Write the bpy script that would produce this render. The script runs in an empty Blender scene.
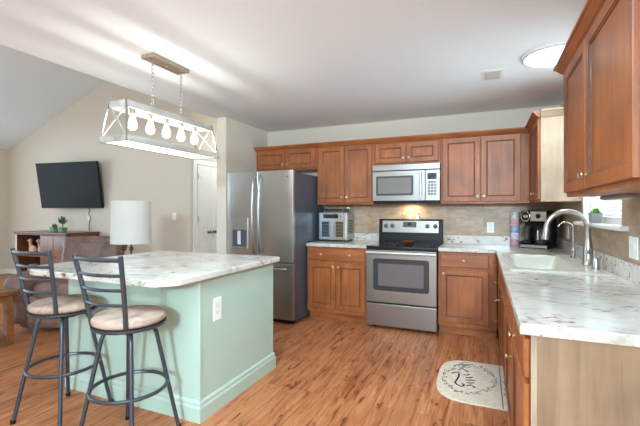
import bpy, bmesh, math, random
from mathutils import Vector, Matrix
random.seed(7)
S = bpy.context.scene
COL = S.collection
PI = math.pi

# ------------------------------------------------------------------ camera
cd = bpy.data.cameras.new('camera')
cam = bpy.data.objects.new('camera', cd); COL.objects.link(cam)
cam.location = (0, 0, 1.2924)
cam.rotation_euler = (PI/2, 0, 0.4032)
cd.sensor_fit = 'HORIZONTAL'; cd.sensor_width = 36.0
cd.lens = 383.38/640*36
cd.shift_y = -(213-211.4)/640
cd.clip_start = .05; cd.clip_end = 200
S.camera = cam

# ------------------------------------------------------------------ world, lights, exposure
S.view_settings.view_transform = 'Standard'
S.view_settings.look = 'None'
S.view_settings.gamma = 1
S.view_settings.use_curve_mapping = False
S.view_settings.exposure = 0.66
w = bpy.data.worlds.new('world'); S.world = w; w.use_nodes = True
bg = w.node_tree.nodes['Background']
bg.inputs['Color'].default_value = (.88, .94, 1, 1)
bg.inputs['Strength'].default_value = .85

def area(name, loc, rot, sx, sy, power, color=(1, 1, 1), spread=PI):
    l = bpy.data.lights.new(name, 'AREA'); l.shape = 'RECTANGLE'
    l.size = sx; l.size_y = sy; l.energy = power; l.color = color; l.spread = spread
    o = bpy.data.objects.new(name, l); COL.objects.link(o)
    o.location = loc; o.rotation_euler = rot
    return o
DAY = (.62, .85, 1)
area('patio_daylight', (-.75, -3.75, 1.25), (PI/2, 0, 0), 2.9, 2.2, 7, DAY)
area('side_daylight', (-9.3, .6, 1.45), (PI/2, 0, -PI/2), 5.6, 1.9, 74, DAY)
area('sink_window_daylight', (.97, 3.27, 1.65), (PI/2, 0, PI/2), .95, .85, 34, DAY, 1.6)
area('upward_fill', (-.3, -.8, 1.6), (PI, 0, 0), 1.6, 1.0, 46, DAY)  # added up-facing fill behind the camera, brightens the ceiling
area('high_rear_fill', (.4, -3.35, 2.15), (PI/2-.06, 0, .36), .6, .5, 190, DAY)  # invented forward fill high behind the camera, lifts the back of the kitchen
area('living_upward_fill', (-6.0, -.6, 1.5), (PI, 0, 0), .9, .9, 50, DAY)  # added upward fill for the living room, not a fixture of the house
area('overhead_fill', (-.95, 1.2, 2.42), (0, 0, 0), .8, .8, 34, DAY)  # unseen downward fill, put in so the floor bounces light upwards

# ------------------------------------------------------------------ materials
def lin(c):
    return tuple(((v/255+.055)/1.055)**2.4 if v/255 > .04045 else v/255/12.92 for v in c)+(1,)
def mat(name, c, rough=.5, metal=0, spec=.5, emit=None, estr=0, alpha=None, trans=0, coat=0):
    m = bpy.data.materials.new(name); m.use_nodes = True
    b = m.node_tree.nodes['Principled BSDF']
    b.inputs['Base Color'].default_value = lin(c)
    b.inputs['Roughness'].default_value = rough
    b.inputs['Metallic'].default_value = metal
    b.inputs['Specular IOR Level'].default_value = spec
    b.inputs['Coat Weight'].default_value = coat
    b.inputs['Coat Roughness'].default_value = .15 if 'wood' not in name else .38
    b.inputs['Transmission Weight'].default_value = trans
    if emit:
        b.inputs['Emission Color'].default_value = lin(emit)
        b.inputs['Emission Strength'].default_value = estr
    return m
def nodes(m): return m.node_tree.nodes, m.node_tree.links, m.node_tree.nodes['Principled BSDF']
def coords(m, scale=(1, 1, 1), rot=(0, 0, 0), rnd=True):
    n, l, b = nodes(m)
    tc = n.new('ShaderNodeTexCoord'); mp = n.new('ShaderNodeMapping')
    mp.inputs['Scale'].default_value = scale; mp.inputs['Rotation'].default_value = rot
    l.new(tc.outputs['Object'], mp.inputs['Vector'])
    if rnd:
        oi = n.new('ShaderNodeObjectInfo'); mu = n.new('ShaderNodeMath'); mu.operation = 'MULTIPLY'
        mu.inputs[1].default_value = 37.0
        l.new(oi.outputs['Random'], mu.inputs[0]); l.new(mu.outputs[0], mp.inputs['Location'])
    return mp.outputs['Vector']
def noise(m, vec, scale=5, detail=4, rough=.55, dist=0):
    n, l, b = nodes(m)
    t = n.new('ShaderNodeTexNoise'); t.inputs['Scale'].default_value = scale
    t.inputs['Detail'].default_value = detail; t.inputs['Roughness'].default_value = rough
    t.inputs['Distortion'].default_value = dist
    l.new(vec, t.inputs['Vector']); return t.outputs['Fac']
def ramp(m, fac, stops, interp='LINEAR'):
    n, l, b = nodes(m)
    r = n.new('ShaderNodeValToRGB'); r.color_ramp.interpolation = interp
    e = r.color_ramp.elements
    while len(e) < len(stops): e.new(.5)
    for el, (p, c) in zip(e, stops): el.position = p; el.color = lin(c)
    l.new(fac, r.inputs['Fac']); return r.outputs['Color']
def mix(m, a, b2, fac, mode='MIX'):
    n, l, b = nodes(m)
    x = n.new('ShaderNodeMix'); x.data_type = 'RGBA'; x.blend_type = mode
    for sock, v in ((x.inputs['Factor'], fac), (x.inputs[6], a), (x.inputs[7], b2)):
        if hasattr(v, 'links'): l.new(v, sock)
        else: sock.default_value = v
    return x.outputs[2]
def bump(m, h, strength=.1, dist=.002):
    n, l, b = nodes(m)
    bp = n.new('ShaderNodeBump'); bp.inputs['Strength'].default_value = strength; bp.inputs['Distance'].default_value = dist
    l.new(h, bp.inputs['Height']); l.new(bp.outputs['Normal'], b.inputs['Normal'])
def setc(m, c): m.node_tree.links.new(c, nodes(m)[2].inputs['Base Color'])

def wood(name, base, dark, light, axis='z', rough=.48, coat=.22, fine=1.0):
    m = mat(name, base, rough, coat=coat)
    sc = {'z': (14, 14, 1.1), 'x': (1.1, 14, 14), 'y': (14, 1.1, 14)}[axis]
    v = coords(m, tuple(s*fine for s in sc))
    f = noise(m, v, 1.6, 6, .6, .6)
    c1 = ramp(m, f, [(.28, dark), (.5, base), (.75, light)])
    v2 = coords(m, (2.2, 2.2, 2.2))
    f2 = noise(m, v2, 1.5, 3, .5)
    c2 = ramp(m, f2, [(.3, (205, 205, 205)), (.7, (255, 255, 255))])
    setc(m, mix(m, c1, c2, 1.0, 'MULTIPLY'))
    return m
CAB = dict(base=(170, 94, 42), dark=(146, 76, 32), light=(188, 112, 56))
M_knob = mat('brushed_brass_nickel', (196, 176, 146), .3, metal=1)
M_cab = wood('cabinet_wood', axis='z', **CAB)
M_cabh = wood('cabinet_wood_horizontal', axis='x', **CAB)
M_glaze = wood('cabinet_glaze', (108, 58, 28), (92, 48, 22), (122, 68, 34), 'z')
M_caby = wood('cabinet_wood_trim', axis='y', **CAB)
M_ply = wood('pale_plywood', (150, 118, 88), (128, 98, 70), (168, 136, 106), 'z', .55, 0, .8)
M_birch = wood('pale_birch_panel', (178, 154, 128), (168, 142, 116), (188, 164, 140), 'z', .5, 0)
M_console = wood('console_wood', (120, 66, 38), (92, 46, 26), (146, 84, 48), 'x', .35, .3)
M_oak = wood('oak_table_wood', (132, 80, 42), (104, 58, 28), (154, 98, 56), 'x', .4, .2)
M_whitewash = wood('whitewashed_wood', (184, 176, 166), (162, 153, 142), (200, 194, 186), 'y', .6, 0)
M_canopy = wood('weathered_wood', (158, 140, 120), (136, 118, 98), (178, 162, 142), 'y', .6, 0)

M_wall = mat('wall_paint', (216, 203, 186), .85)
bump(M_wall, noise(M_wall, coords(M_wall, rnd=False), 160, 2), .05, .001)
M_ceil = mat('ceiling_paint', (238, 244, 248), .9)
M_white = mat('white_paint', (238, 235, 230), .45)
M_plate = mat('white_plastic', (240, 238, 232), .35)
M_green = mat('sage_green_paint', (178, 198, 183), .5)
bump(M_green, noise(M_green, coords(M_green), 60, 2), .03, .001)

def make_floor():
    m = mat('laminate_floor', (190, 120, 76), .48, spec=.35)
    n, l, b = nodes(m)
    v = coords(m, (1, 1, 1), (0, 0, PI/2), rnd=False)
    br = n.new('ShaderNodeTexBrick')
    br.offset = .37; br.inputs['Scale'].default_value = 1
    br.inputs['Brick Width'].default_value = 1.25; br.inputs['Row Height'].default_value = .135
    br.inputs['Mortar Size'].default_value = .0012; br.inputs['Mortar Smooth'].default_value = .1
    br.inputs['Color1'].default_value = (0, 0, 0, 1); br.inputs['Color2'].default_value = (1, 1, 1, 1)
    br.inputs['Mortar'].default_value = (.5, .5, .5, 1)
    l.new(v, br.inputs['Vector'])
    # grain, shifted per plank
    tc = n.new('ShaderNodeTexCoord')
    mp = n.new('ShaderNodeMapping'); mp.inputs['Scale'].default_value = (26, 2.0, 1)
    l.new(tc.outputs['Object'], mp.inputs['Vector'])
    ad = n.new('ShaderNodeVectorMath'); ad.operation = 'MULTIPLY_ADD'
    l.new(br.outputs['Color'], ad.inputs[0]); ad.inputs[1].default_value = (13, 29, 7)
    l.new(mp.outputs['Vector'], ad.inputs[2])
    g = noise(m, ad.outputs[0], 1.0, 6, .62, 1.1)
    c = ramp(m, g, [(.30, (128, 64, 32)), (.42, (174, 104, 62)), (.57, (194, 128, 84)), (.74, (212, 150, 106))])
    tint = ramp(m, br.outputs['Color'], [(0, (232, 226, 222)), (1, (255, 255, 255))])
    c = mix(m, c, tint, 1.0, 'MULTIPLY')
    # narrow dark figure
    mp2 = n.new('ShaderNodeMapping'); mp2.inputs['Scale'].default_value = (16, 4.2, 1)
    l.new(tc.outputs['Object'], mp2.inputs['Vector'])
    g2 = noise(m, mp2.outputs['Vector'], 1.3, 3, .5, .8)
    k = ramp(m, g2, [(.60, (255, 255, 255)), (.72, (160, 128, 108))])
    c = mix(m, c, k, 1.0, 'MULTIPLY')
    c = mix(m, c, lin((120, 70, 42)), br.outputs['Fac'])
    setc(m, c)
    bump(m, g, .06, .001)
    return m
M_floor = make_floor()

def make_counter():
    m = mat('marbled_laminate', (228, 224, 216), .22, coat=.2)
    n, l, b = nodes(m)
    v = coords(m, (1, 1, 1), (0, 0, .5), rnd=False)
    v3 = coords(m, (1.6, 3.4, 2), (0, 0, .6), rnd=False)
    a = noise(m, v, 3.0, 6, .62, .6)
    c = ramp(m, a, [(.30, (178, 176, 172)), (.45, (204, 199, 190)), (.6, (216, 210, 200)), (.75, (200, 186, 170))])
    f2 = noise(m, v3, 2.2, 7, .65, 1.3)
    k2 = ramp(m, f2, [(.50, (0, 0, 0)), (.60, (130, 130, 130)), (.70, (235, 235, 235))])
    bw = n.new('ShaderNodeRGBToBW'); l.new(k2, bw.inputs[0])
    c = mix(m, c, lin((150, 120, 96)), bw.outputs[0])
    v4 = coords(m, (13, 20, 22), (0, 0, .7), rnd=False)
    f3 = noise(m, v4, 1.4, 5, .62, .7)
    k3 = ramp(m, f3, [(.55, (0, 0, 0)), (.63, (255, 255, 255))])
    bw3 = n.new('ShaderNodeRGBToBW'); l.new(k3, bw3.inputs[0])
    mu = n.new('ShaderNodeMath'); mu.operation = 'MULTIPLY'; l.new(bw3.outputs[0], mu.inputs[0])
    cl = ramp(m, noise(m, v, 3.4, 2), [(.46, (30, 30, 30)), (.56, (255, 255, 255))]); l.new(cl, mu.inputs[1])
    c = mix(m, c, lin((134, 108, 90)), mu.outputs[0])
    setc(m, c); return m
M_counter = make_counter()

def make_tile(name, axis):
    m = mat(name, (182, 166, 148), .4)
    n, l, b = nodes(m)
    rot = (PI/2, 0, 0) if axis == 'y' else (PI/2, 0, PI/2)
    tc = n.new('ShaderNodeTexCoord'); sp = n.new('ShaderNodeSeparateXYZ'); cb = n.new('ShaderNodeCombineXYZ')
    l.new(tc.outputs['Object'], sp.inputs[0])
    l.new(sp.outputs['X' if axis == 'y' else 'Y'], cb.inputs['X']); l.new(sp.outputs['Z'], cb.inputs['Y'])
    br = n.new('ShaderNodeTexBrick'); br.offset = .5; br.inputs['Scale'].default_value = 1
    br.inputs['Brick Width'].default_value = .305; br.inputs['Row Height'].default_value = .1016
    br.inputs['Mortar Size'].default_value = .0022; br.inputs['Mortar Smooth'].default_value = .2
    br.inputs['Color1'].default_value = lin((176, 152, 128)); br.inputs['Color2'].default_value = lin((200, 178, 154))
    br.inputs['Mortar'].default_value = lin((160, 142, 122))
    l.new(cb.outputs[0], br.inputs['Vector'])
    v = coords(m, (3, 3, 7), rnd=False)
    f = noise(m, v, 3.2, 6, .62, .5)
    k = ramp(m, f, [(.3, (214, 204, 196)), (.55, (248, 242, 236)), (.8, (255, 255, 255))])
    setc(m, mix(m, br.outputs['Color'], k, 1.0, 'MULTIPLY'))
    return m
M_tile_b = make_tile('stone_tile_back', 'y')
M_tile_r = make_tile('stone_tile_right', 'x')

def steel(name, c=(172, 170, 166), rough=.3, axis='z'):
    m = mat(name, c, rough, metal=1)
    sc = {'z': (90, 90, 1.5), 'x': (1.5, 90, 90)}[axis]
    f = noise(m, coords(m, sc), 3, 3, .6)
    n, l, b = nodes(m)
    mr = n.new('ShaderNodeMapRange'); mr.inputs[3].default_value = rough-.07; mr.inputs[4].default_value = rough+.1
    l.new(f, mr.inputs[0]); l.new(mr.outputs[0], b.inputs['Roughness'])
    bump(m, f, .03, .0006)
    return m
M_steel = steel('brushed_steel')
M_steelx = steel('brushed_steel_horizontal', c=(156, 153, 149), axis='x')
M_nickel = mat('satin_nickel', (172, 168, 162), .3, metal=1)
M_chrome = mat('chrome', (196, 196, 194), .18, metal=1)
M_bronze = mat('dark_bronze', (120, 104, 88), .35, metal=1)
M_fside = mat('fridge_side_grey', (82, 91, 106), .32, metal=.3)
M_black = mat('black_plastic', (16, 16, 17), .42, spec=.25)
M_blackglass = mat('black_glass', (14, 15, 18), .06, spec=.6, coat=.5)
M_ovenglass = mat('oven_glass', (104, 100, 104), .12, spec=.6, coat=.3)
M_mwglass = mat('microwave_glass', (128, 124, 118), .22, spec=.6)
M_screen = mat('television_screen', (20, 21, 21), .4, spec=.12)
M_dark = mat('dark_recess', (26, 20, 16), .7)
M_stool = mat('gunmetal', (74, 78, 86), .36, metal=.55)
M_glass = mat('clear_glass', (255, 255, 255), .03, trans=1)
M_cream = mat('cream_sink', (188, 182, 168), .3, coat=.2)
M_copper = mat('copper', (190, 116, 72), .3, metal=.9)
M_bulb = mat('bulb_glow', (255, 244, 225), .4)
_n = M_bulb.node_tree.nodes; _n.remove(_n['Principled BSDF'])
_e = _n.new('ShaderNodeEmission'); _e.inputs[0].default_value = lin((255, 243, 222)); _e.inputs[1].default_value = 6
_t = _n.new('ShaderNodeBsdfTransparent'); _x = _n.new('ShaderNodeMixShader'); _x.inputs[0].default_value = .3
M_bulb.node_tree.links.new(_t.outputs[0], _x.inputs[1]); M_bulb.node_tree.links.new(_e.outputs[0], _x.inputs[2])
M_bulb.node_tree.links.new(_x.outputs[0], _n['Material Output'].inputs[0])
M_diff = mat('diffuser_glow', (255, 252, 245), .5, emit=(255, 248, 236), estr=1.2)
M_dome = mat('dome_glow', (255, 255, 255), .5, emit=(255, 253, 250), estr=4)
M_shade = mat('linen_shade', (196, 194, 188), .8, emit=(255, 250, 240), estr=.06)
M_leaf = mat('leaf_green', (124, 176, 70), .5)
M_leafd = mat('succulent_green', (74, 104, 66), .5)
M_potg = mat('green_pot', (110, 146, 104), .5)
M_pots = mat('grey_pot', (150, 152, 152), .6)
M_blind = mat('white_blind', (240, 242, 245), .5)
M_cord = mat('black_cord', (50, 48, 46), .5)

def suede(name, c1, c2, c3, sc=7):
    m = mat(name, c2, .9)
    f = noise(m, coords(m), sc, 5, .6, .6)
    setc(m, ramp(m, f, [(.3, c1), (.5, c2), (.7, c3)]))
    bump(m, noise(m, coords(m), 90, 3), .1, .001)
    return m
M_seat = suede('tan_suede', (138, 114, 100), (176, 150, 132), (196, 174, 158), 9)
M_leather = suede('brown_leather', (92, 68, 60), (116, 88, 78), (138, 110, 98), 6)
nodes(M_leather)[2].inputs['Roughness'].default_value = .5
M_mat = suede('cream_floor_mat', (212, 194, 170), (224, 208, 186), (232, 218, 198), 30)
M_ink = mat('navy_ink', (66, 70, 104), .8)
M_inkg = mat('grey_green_ink', (140, 138, 132), .8)

# ------------------------------------------------------------------ mesh helpers
class MB:
    def __init__(s): s.bm = bmesh.new()
    def box(s, x0, x1, y0, y1, z0, z1, M=None):
        r = bmesh.ops.create_cube(s.bm, size=1)
        for v in r['verts']:
            v.co = Vector((x0+(v.co.x+.5)*(x1-x0), y0+(v.co.y+.5)*(y1-y0), z0+(v.co.z+.5)*(z1-z0)))
            if M: v.co = M @ v.co
        return s
    def rings(s, rings, cap0=True, cap1=True):
        """loft a list of equal-length vertex loops"""
        vs = [[s.bm.verts.new(p) for p in r] for r in rings]
        n = len(vs[0])
        for a, b in zip(vs, vs[1:]):
            for i in range(n):
                s.bm.faces.new((a[i], a[(i+1) % n], b[(i+1) % n], b[i]))
        if cap0: s.bm.faces.new(vs[0][::-1])
        if cap1: s.bm.faces.new(vs[-1])
        return s
    def lathe(s, prof, cx=0, cy=0, n=20, cap0=True, cap1=True, sx=1, sy=1):
        return s.rings([[(cx+sx*r*math.cos(2*PI*i/n), cy+sy*r*math.sin(2*PI*i/n), z) for i in range(n)] for r, z in prof], cap0, cap1)
    def axis_lathe(s, prof, o, d, n=14):
        """profile of (radius, distance) about direction d from point o"""
        d = Vector(d).normalized(); o = Vector(o)
        a = d.orthogonal().normalized(); b = d.cross(a)
        return s.rings([[o+d*t+(a*math.cos(2*PI*i/n)+b*math.sin(2*PI*i/n))*r for i in range(n)] for r, t in prof])
    def tube(s, pts, r, n=10, closed=False):
        pts = [Vector(p) for p in pts]; m = len(pts)
        rr = r if isinstance(r, (list, tuple)) else [r]*m
        rings = []; prev = None
        for i, p in enumerate(pts):
            if closed: t = pts[(i+1) % m]-pts[i-1]
            else: t = pts[min(i+1, m-1)]-pts[max(i-1, 0)]
            t.normalize()
            a = t.orthogonal() if prev is None else prev-t*prev.dot(t)
            a.normalize(); prev = a; b = t.cross(a)
            rings.append([p+(a*math.cos(2*PI*k/n)+b*math.sin(2*PI*k/n))*rr[i] for k in range(n)])
        if closed:
            vs = [[s.bm.verts.new(p) for p in q] for q in rings]
            for i in range(m):
                A, B = vs[i], vs[(i+1) % m]
                # match rotation drift on the closing ring
                off = 0
                if i == m-1:
                    off = min(range(n), key=lambda o: (A[0].co-B[o].co).length)
                for k in range(n):
                    s.bm.faces.new((A[k], A[(k+1) % n], B[(k+1+off) % n], B[(k+off) % n]))
            return s
        return s.rings(rings)
    def prism(s, poly, axis, a0, a1):
        """extrude a 2-D polygon along an axis; poly in the other two axes (cyclic order)"""
        def P(u, v, a):
            return {'x': (a, u, v), 'y': (u, a, v), 'z': (u, v, a)}[axis]
        return s.rings([[P(u, v, a0) for u, v in poly], [P(u, v, a1) for u, v in poly]])
    def grid(s, xs, ys, keep, z0, z1):
        """solid slab on a grid of cells, cells chosen by keep(i, j)"""
        vt = {}; vb = {}
        def g(d, i, j, z):
            if (i, j) not in d: d[(i, j)] = s.bm.verts.new((xs[i], ys[j], z))
            return d[(i, j)]
        K = {(i, j) for i in range(len(xs)-1) for j in range(len(ys)-1) if keep(i, j)}
        for i, j in K:
            c = [(i, j), (i+1, j), (i+1, j+1), (i, j+1)]
            s.bm.faces.new([g(vt, a, b, z1) for a, b in c]); s.bm.faces.new([g(vb, a, b, z0) for a, b in c][::-1])
            for (di, dj), (p, q) in (((0, -1), (c[0], c[1])), ((1, 0), (c[1], c[2])), ((0, 1), (c[2], c[3])), ((-1, 0), (c[3], c[0]))):
                if (i+di, j+dj) not in K:
                    s.bm.faces.new((g(vb, *p, z0), g(vb, *q, z0), g(vt, *q, z1), g(vt, *p, z1)))
        return s
    def sphere(s, c, r, sc=(1, 1, 1), n=12, M=None):
        q = bmesh.ops.create_uvsphere(s.bm, u_segments=n, v_segments=max(6, n*2//3), radius=r)
        for v in q['verts']:
            v.co = Vector((v.co.x*sc[0], v.co.y*sc[1], v.co.z*sc[2]))
            if M: v.co = M @ v.co
            v.co += Vector(c)
        return s
    def build(s, name, m, parent=None, bevel=0, smooth=False, seg=2, world=False, kind=None, subsurf=0):
        bmesh.ops.recalc_face_normals(s.bm, faces=s.bm.faces)
        me = bpy.data.meshes.new(name)
        if world and parent is not None:
            o = Vector((0, 0, 0)); p = parent
            while p is not None: o += p.location; p = p.parent
            bmesh.ops.translate(s.bm, verts=s.bm.verts, vec=-o)
        if smooth:
            for f in s.bm.faces: f.smooth = True
            for e in s.bm.edges:
                if len(e.link_faces) == 2 and e.calc_face_angle(0) > .75: e.smooth = False
        s.bm.to_mesh(me); s.bm.free()
        ob = bpy.data.objects.new(name, me); COL.objects.link(ob)
        me.materials.append(m)
        if parent is not None: ob.parent = parent
        if bevel:
            md = ob.modifiers.new('bevel', 'BEVEL'); md.width = bevel; md.segments = seg
            md.limit_method = 'ANGLE'; md.angle_limit = math.radians(35); md.harden_normals = False
        if subsurf:
            md = ob.modifiers.new('sub', 'SUBSURF'); md.levels = subsurf; md.render_levels = subsurf
        if kind: ob['kind'] = kind
        return ob

def tag(o, label, cat, group=None):
    o['label'] = label; o['category'] = cat
    if group: o['group'] = group
    return o
def thing(name, label, cat, loc=(0, 0, 0), rz=0, group=None):
    o = bpy.data.objects.new(name, None); COL.objects.link(o)
    o.empty_display_size = .1
    o.location = loc; o.rotation_euler = (0, 0, rz)
    return tag(o, label, cat, group)
def copy_tree(o, parent=None):
    c = o.copy(); COL.objects.link(c)
    if parent is not None: c.parent = parent
    for ch in list(o.children): copy_tree(ch, c)
    return c
def rrect(cx, cy, w, h, r, z, n=5):
    P = []
    for k, (sx, sy) in enumerate(((1, 1), (-1, 1), (-1, -1), (1, -1))):
        for i in range(n+1):
            a = PI/2*k+PI/2*i/n
            P.append((cx+sx*(w/2-r)+r*math.cos(a), cy+sy*(h/2-r)+r*math.sin(a), z))
    return P
def struct(name, mb, m, parent=None, bevel=0):
    return mb.build(name, m, parent, bevel, kind='structure' if parent is None else None)

# ------------------------------------------------------------------ dimensions
YW, XW, ZC = 4.813, .758, 2.44          # back wall, right wall, kitchen ceiling
YR, XL = -3.6, -9.14                     # rear wall, far left wall
XE = -3.05                               # edge of the flat ceiling
def zv(x): return 2.575+(x-XL)*.3614     # vaulted ceiling height

# ------------------------------------------------------------------ shell
struct('floor', MB().box(XL-.2, XW+.12, YR-.2, 6.7, -.1, 0), M_floor)
struct('ceiling', MB().box(XE, XW+.12, YR-.2, 6.7, ZC, ZC+.12), M_ceil)
struct('ceiling_vault', MB().prism([(XL-.2, zv(XL-.2)), (XE+.1, zv(XE+.1)), (XE+.1, zv(XE+.1)+.12), (XL-.2, zv(XL-.2)+.12)], 'y', YR-.2, 6.7), M_ceil)
struct('wall_gable', MB().box(XE+.001, XE+.1, YR-.2, 6.7, ZC+.12, zv(XE)), M_wall)
struct('wall_back', MB().box(-2.88, XW+.12, YW, YW+.12, 0, ZC), M_wall)
# right wall with the sink window opening
WY0, WY1, WZ0, WZ1 = 2.78, 3.76, 1.205, 2.1
mb = MB()
mb.box(XW, XW+.12, YR-.2, WY0, 0, ZC); mb.box(XW, XW+.12, WY1, YW, 0, ZC)
mb.box(XW, XW+.12, WY0, WY1, 0, WZ0); mb.box(XW, XW+.12, WY0, WY1, WZ1, ZC)
struct('wall_right', mb, M_wall)
struct('wall_fridge_side', MB().box(-3.02, -2.88, 3.84, 6.58, 0, ZC), M_wall)
struct('wall_television', MB().prism([(XL, 0), (-4.3, 0), (-4.3, zv(-4.3)), (XL, zv(XL))], 'y', YW, YW+.12), M_wall)
struct('wall_hall', MB().box(-4.42, -4.3, YW+.12, 6.58, 0, zv(-4.35)), M_wall)
struct('wall_hall_end', MB().prism([(-4.3, 0), (-3.02, 0), (-3.02, zv(-3.05)), (-4.3, zv(-4.3))], 'y', 6.58, 6.7), M_wall)
# far left wall with a wide window, rear wall with a patio opening (daylight comes in here)
mb = MB()
mb.box(XL-.12, XL, YR, -2.3, 0, zv(XL)); mb.box(XL-.12, XL, 3.5, YW+.12, 0, zv(XL))
mb.box(XL-.12, XL, -2.3, 3.5, 0, .45); mb.box(XL-.12, XL, -2.3, 3.5, 2.4, zv(XL))
struct('wall_left', mb, M_wall)
mb = MB()
for a, b in ((XL, -2.25), (.72, XW+.12)): mb.box(a, b, YR-.12, YR, 0, 2.42)
mb.prism([(XL, 2.42), (XW+.12, 2.42), (XW+.12, 2.44), (XE, 2.44), (XE, zv(XE)), (XL, zv(XL))], 'y', YR-.12, YR)
struct('wall_rear', mb, M_wall)

# tiled splashbacks (thin panels on the walls between worktop and wall cabinets)
struct('backsplash_back', MB().box(-1.95, XW, YW-.008, YW, .90, 1.40), M_tile_b)
mb = MB()
mb.box(XW-.008, XW, 1.2, YW-.008, .90, WZ0-.02); mb.box(XW-.008, XW, 1.2, WY0, WZ0-.02, 1.40); mb.box(XW-.008, XW, WY1, YW-.008, WZ0-.02, 1.40)
struct('backsplash_right', mb, M_tile_r)

# sink window
wn = bpy.data.objects.new('window_1', None); COL.objects.link(wn); wn.location = (XW, 3.27, WZ0); wn['kind'] = 'structure'
mb = MB()
for a in (WY0, WY1-.05): mb.box(XW+.05, XW+.115, a, a+.05, WZ0, WZ1)
for a in (WZ0, WZ1-.05): mb.box(XW+.05, XW+.115, WY0+.05, WY1-.05, a, a+.05)
mb.box(XW+.06, XW+.105, WY0+.05, WY1-.05, 1.62, 1.66)
mb.build('window_frame', M_white, wn, .003, world=True)
MB().box(XW+.08, XW+.084, WY0+.05, WY1-.05, WZ0+.05, WZ1-.05).build('window_pane', M_glass, wn, world=True)
mb = MB(); mb.box(.705, XW+.05, 2.66, 3.86, WZ0-.025, WZ0+.002)
mb.build('window_sill', M_white, wn, .006, world=True)
mb = MB()
for a, b in ((WY0-.0, WY0+.012), (WY1-.012, WY1)): mb.box(XW-.002, XW+.05, a, b, WZ0+.002, WZ1)
mb.box(XW-.002, XW+.05, WY0+.012, WY1-.012, WZ1-.012, WZ1)
mb.build('window_jamb', M_white, wn, .002, world=True)
# blind
bl = thing('window_blind', 'white horizontal slat blind raised partway in the window over the sink', 'blind', (XW+.03, 3.27, WZ1-.05))
mb = MB()
for k in range(33):
    z = WZ1-.085-k*.0235
    mb.box(XW+.028, XW+.048, WY0+.055, WY1-.055, z, z+.0025, Matrix.Translation((XW+.038, 0, z)) @ Matrix.Rotation(.5, 4, 'Y') @ Matrix.Translation((-XW-.038, 0, -z)))
mb.build('slats', M_blind, bl, world=True)
MB().box(XW+.018, XW+.047, WY0+.05, WY1-.05, WZ1-.06, WZ1-.02).build('headrail', M_blind, bl, .002, world=True)

# hall closet doors (arched two-panel leaves) on the wall x = -4.3
def panel_leaf(name, y0, y1, z1, knob_y):
    o = bpy.data.objects.new(name, None); COL.objects.link(o); o.location = (-4.3, (y0+y1)/2, 0); o['kind'] = 'structure'
    x = -4.298
    MB().box(x, x+.034, y0, y1, .01, z1).build('door_leaf', M_white, o, .003, world=True)
    def panel(za, zb, arch):
        a, b = y0+.06, y1-.06; mid = (a+b)/2; P = [(a, za), (b, za), (b, zb)]
        if arch:
            for i in range(1, 8):
                t = i/8; P.append((b+(a-b)*t, zb+.05*math.sin(PI*t)))
        P.append((a, zb))
        mb = MB()
        def loop(k, xx):
            cy = sum(p[0] for p in P)/len(P); cz = (za+zb)/2
            return [(xx, cy+(p[0]-cy)*(1-k*2/(b-a)), cz+(p[1]-cz)*(1-k*2/(zb-za))) for p in P]
        mb.rings([loop(0, x+.0341), loop(.006, x+.040), loop(.014, x+.040), loop(.02, x+.0355), loop(.045, x+.041)], cap0=False)
        mb.build('door_panel', M_white, o, world=True)
    panel(1.02, z1-.18, True); panel(.18, .82, False)
    mb = MB().axis_lathe([(.022, 0), (.022, .006), (.010, .01), (.010, .03), (.024, .038), (.027, .05), (.018, .062), (.004, .065)], (x+.034, knob_y, .945), (1, 0, 0))
    mb.build('door_knob', M_bronze, o, smooth=True, world=True)
    return o
d1 = panel_leaf('door_1', 4.955, 5.265, 2.05, 5.20)
d2 = panel_leaf('door_2', 5.27, 5.58, 2.05, 5.335)
mb = MB()
for z in (1.82, 1.12): mb.box(-4.265, -4.258, 4.948, 4.962, z, z+.09)
mb.build('hinge', M_nickel, d1, world=True)
mb = MB(); mb.box(-4.3, -4.278, 4.865, 4.945, 0, 2.06); mb.box(-4.3, -4.278, 5.59, 5.67, 0, 2.06); mb.box(-4.3, -4.278, 4.865, 5.67, 2.06, 2.14)
struct('trim_1', mb, M_white, bevel=.006)
mb = MB(); mb.box(XL, -4.3, YW-.014, YW, 0, .1); struct('baseboard_television', mb, M_white, bevel=.004)
mb = MB(); mb.box(XL, XL+.014, YR, YW-.014, 0, .1); struct('baseboard_left', mb, M_white, bevel=.004)

# ceiling register
v = thing('ceiling_vent', 'small white rectangular air vent in the flat ceiling', 'vent', (.068, 3.52, ZC))
MB().box(-.09, .09, -.13, .13, -.008, -.001).build('frame', M_white, v, .003)
mb = MB()
for k in range(9): mb.box(-.06, .06, -.1+k*.0225, -.092+k*.0225, -.013, -.008)
mb.build('louvres', mat('vent_grey', (196, 196, 196), .5), v)
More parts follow.
